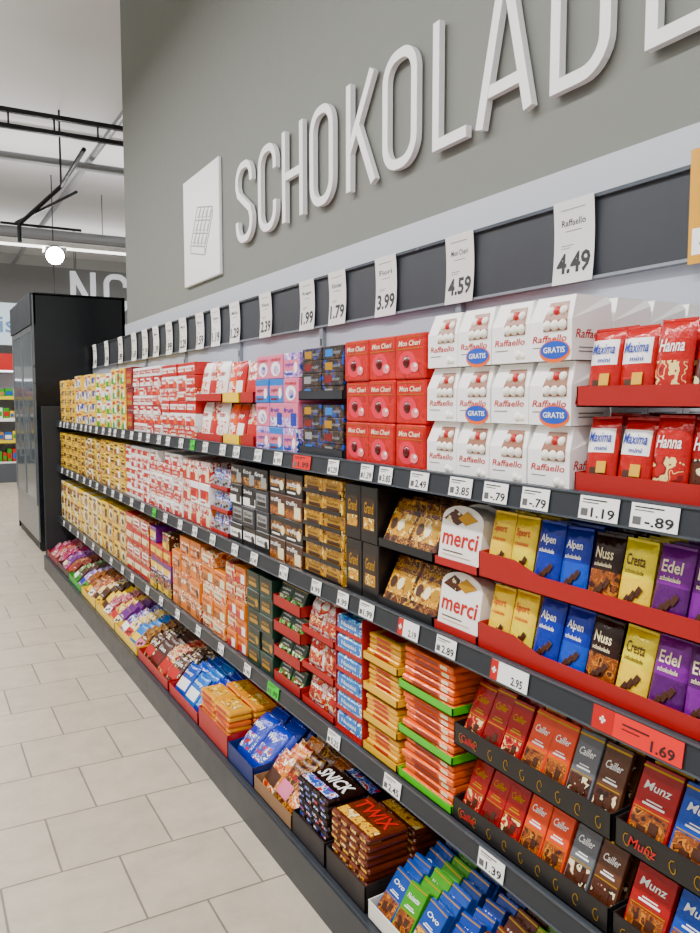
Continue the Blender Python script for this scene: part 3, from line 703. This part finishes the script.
# ---------------------------------------------------------------- REFRIGERATED CABINET
def cabinet():
    b=B(); sd=mat('#121519',.22,.1); st=mat('#7d8286',.3,.6); gl=mat('#56626a',.08,.2); bk=mat('#101214',.5)
    x0,x1,y0,y1,H=1.04,1.95,8.18,9.9,2.54
    b.box(x0+.04,x1,y0+.03,y1-.03,.0,.10,bk); b.box(x0+.02,x1,y0,y0+.03,.02,H,sd,None,.005); b.box(x0+.02,x1,y1-.03,y1,.02,H,sd,None,.005)
    b.box(x1-.03,x1,y0,y1,.02,H,sd); b.box(x0+.04,x1,y0,y1,H-.02,H+.005,sd); b.box(x0+.02,x0+.05,y0+.03,y1-.03,.1,.45,st); b.box(x0,x0+.05,y0,y1,H-.3,H,mat('#2a2f34',.4))
    b.box(x0+.018,x0+.03,y0-.004,y0+.001,.1,H-.02,st)
    n=2; L=(y1-y0-.06)/n
    for i in range(n):
        a=y0+.03+i*L
        b.box(x0+.01,x0+.03,a+.005,a+.045,.46,H-.31,st); b.box(x0+.01,x0+.03,a+L-.045,a+L-.005,.46,H-.31,st)
        b.box(x0+.01,x0+.03,a+.045,a+L-.045,.46,.51,st); b.box(x0+.01,x0+.03,a+.045,a+L-.045,H-.36,H-.31,st)
        b.box(x0+.016,x0+.024,a+.045,a+L-.045,.51,H-.36,gl); b.box(x0-.03,x0-.012,a+.07,a+.085,.9,1.5,st)
        b.box(x0-.014,x0+.012,a+.07,a+.085,.9,.915,st); b.box(x0-.014,x0+.012,a+.07,a+.085,1.485,1.5,st)
    b.finish('refrigerated_cabinet')
cabinet()

# ---------------------------------------------------------------- BACKGROUND
def fridge(name,x0,x1,y,fascia,Hh=2.3):
    b=B(); wh=mat('#d9dcde',.4); em=mat('#eef4ff',.4,0,4)
    b.box(x0,x1,y+.75,y+.8,0,Hh,wh); b.box(x0,x0+.05,y,y+.8,0,Hh,mat('#33383d')); b.box(x1-.05,x1,y,y+.8,0,Hh,mat('#33383d'))
    b.box(x0,x1,y,y+.8,0,.35,mat('#4a4f54')); b.box(x0,x1,y,y+.8,Hh-.3,Hh,fascia); b.box(x0+.05,x1-.05,y+.05,y+.1,Hh-.33,Hh-.3,em)
    cols=[mat(c) for c in ('#c8202c','#e8c838','#f0ece4','#4f9a3c','#2a62b8','#e8801e','#b98a5c')]
    for k in range(4):
        z=.35+k*.4; b.box(x0+.05,x1-.05,y+.08,y+.75,z-.02,z,wh); b.box(x0+.05,x1-.05,y+.06,y+.08,z-.03,z+.03,mat('#e8d23a') if k%2 else wht)
        x=x0+.07
        while x<x1-.2:
            w=R.uniform(.08,.16); h=R.uniform(.15,.27); c=R.choice(cols)
            b.box(x,x+w-.01,y+.12,y+.5,z+.001,z+h,c,None,.006); b.fq(x+.01,x+w-.02,z+h*.3,z+h*.7,y+.119,R.choice(cols)); x+=w
    b.finish(name)
fridge('open_fridge',.9,3.6,15.5,mat('#c8202c',.5),2.35)
fridge('open_fridge',3.7,7.0,15.5,mat('#b8bcc0',.5),2.35)
fridge('open_fridge',-2.6,.6,20,mat('#e8ebee',.5),2.3)
b=B(); b.box(.8,2.6,15.4,15.44,2.5,3.25,mat('#c8dae4',.5)); b.rod((1,15.42,3.25),(1,15.42,5.6),.01,dk); b.rod((2.4,15.42,3.25),(2.4,15.42,5.6),.01,dk)
b.text('Frische',1.7,2.87,1.3,.3,15.395,mat('#6a8ab0')); b.finish('hanging_sign')
b=B(); b.box(1.2,8,17,17.2,0,4.2,mat('#7d7f7e',.8)); b.finish('wall_sign_backdrop')
lm=mat('#e8ecf0',.4,0,.5)
for ch,x in (('N',2.95),('C',3.62)):
    b=B()
    if ch=='C':
        for pts,cl in letter('C',.5,.8,.1,.16): stroke(b,pts,.1,cl,0,.06,lm)
    else:
        for i,pts in enumerate(([(.05,0),(.05,.8)],[(.05,.78),(.45,.02)],[(.45,0),(.45,.8)])): stroke(b,pts,.1,False,i*.002,.06,lm)
    b.finish('wall_letter',(x,16.93,3.34))
blkm=mat('#1b1e22',.5,.3); pg=mat('#8a8d90',.4,.3)
b=B()
for dz in (0,.18): b.box(-3,8,9.97,10.03,4.62+dz,4.67+dz,blkm)
for i in range(23): b.box(-2.9+i*.5,-2.88+i*.5,9.99,10.01,4.67,4.8,blkm)
for x in (-2,1,3,6): b.rod((x,10,4.85),(x,10,5.6),.01,blkm)
b.finish('ceiling_lighting_truss')
b=B()
b.rod((2.0,12,4.55),(2.0,10.3,4.6),.03,blkm); b.rod((1.45,12.2,4.0),(2.0,12,4.55),.03,blkm); b.rod((1.45,12.2,4.0),(1.45,12.2,3.75),.03,blkm); b.rod((1.45,12.6,4.1),(2.1,11.4,4.35),.02,blkm); b.rod((2.0,12,4.55),(2.0,12,5.6),.015,blkm); b.rod((1.2,12.2,4.0),(2.3,12.2,4.0),.02,blkm)
b.finish('ceiling_pipework')
b=B()
for y,z,r in ((12.8,5.1,.06),(13.1,5.15,.035),(16.4,4.7,.12)): b.rod((-3,y,z),(8,y,z),r,pg,12)
b.rod((2.6,8,5.25),(2.6,24,5.25),.05,pg,12)
for x in (-1.5,1.0,3.5,6): b.rod((x,12.8,5.1),(x,12.8,5.6),.008,blkm); b.rod((x,16.4,4.8),(x,16.4,5.6),.008,blkm)
b.finish('ceiling_ductwork')
def lum(x0,x1,y0,y1,z,power,col=(.99,.98,.97),up_fill=0):
    b=B(); b.box(x0-.03,x1+.03,y0-.03,y1+.03,z+.01,z+.09,mat('#e6e6e2',.5),None,.01)
    b.box(x0,x1,y0,y1,z+.002,z+.009,mat('#fffdfa',.4,0,4.0))
    for yy in (y0+.3,y1-.3): 
        p=(x0+x1)/2; b.rod((p,max(y0,min(y1,yy)),z+.09),(p,max(y0,min(y1,yy)),5.6),.008,blkm)
    o=b.finish('ceiling_light')
    for e,s in ((power,0),(up_fill,1)):
        if not e: continue
        l=bpy.data.lights.new('area_lamp','AREA'); l.shape='RECTANGLE'; l.size=x1-x0; l.size_y=y1-y0; l.energy=e; l.color=col
        lo=bpy.data.objects.new('area_lamp',l); scene.collection.objects.link(lo); lo.location=((x0+x1)/2,(y0+y1)/2,z-.005 if not s else z+.12); lo.parent=o
        if s: lo.rotation_euler=(math.pi,0,0)  # upward lamp added above the housing to brighten the ceiling
lum(-.65,-.45,-2.2,7.2,4.1,400,up_fill=25)
lum(-2.3,-2.1,-2.2,7.2,4.1,130,up_fill=20)
lum(-.65,-.45,8,13,4.1,220,up_fill=45)
lum(-.3,7.5,13.6,13.8,3.98,250,up_fill=130)
lum(-.3,7.5,19.9,20.1,4.3,280,up_fill=90)
# flush spotlight clamped under the light strip: short tapered can with a bright lens facing the aisle
b=B(); b.box(1.98,2.31,13.5,13.78,3.90,3.97,wht,None,.01)
d=Vector((-.16,-1,-.25)).normalized(); c0=Vector((2.145,13.62,3.86))
b.rod(c0,c0+d*.16,.15,blkm,24); b.rod(c0+d*.16,c0+d*.175,.135,mat('#ffffff',.4,0,120),24)
b.finish('ceiling_spotlight')

w=bpy.data.worlds.new('World'); scene.world=w; w.use_nodes=True
w.node_tree.nodes['Background'].inputs['Color'].default_value=(.8,.85,.9,1); w.node_tree.nodes['Background'].inputs['Strength'].default_value=.6
cam=bpy.data.cameras.new('camera'); cam.lens=30.1; cam.sensor_width=36; cam.clip_start=.05
co=bpy.data.objects.new('camera',cam); scene.collection.objects.link(co); co.location=(0,0,1.5)
co.rotation_euler=(math.radians(90-4.83),0,math.radians(-29.3)); scene.camera=co
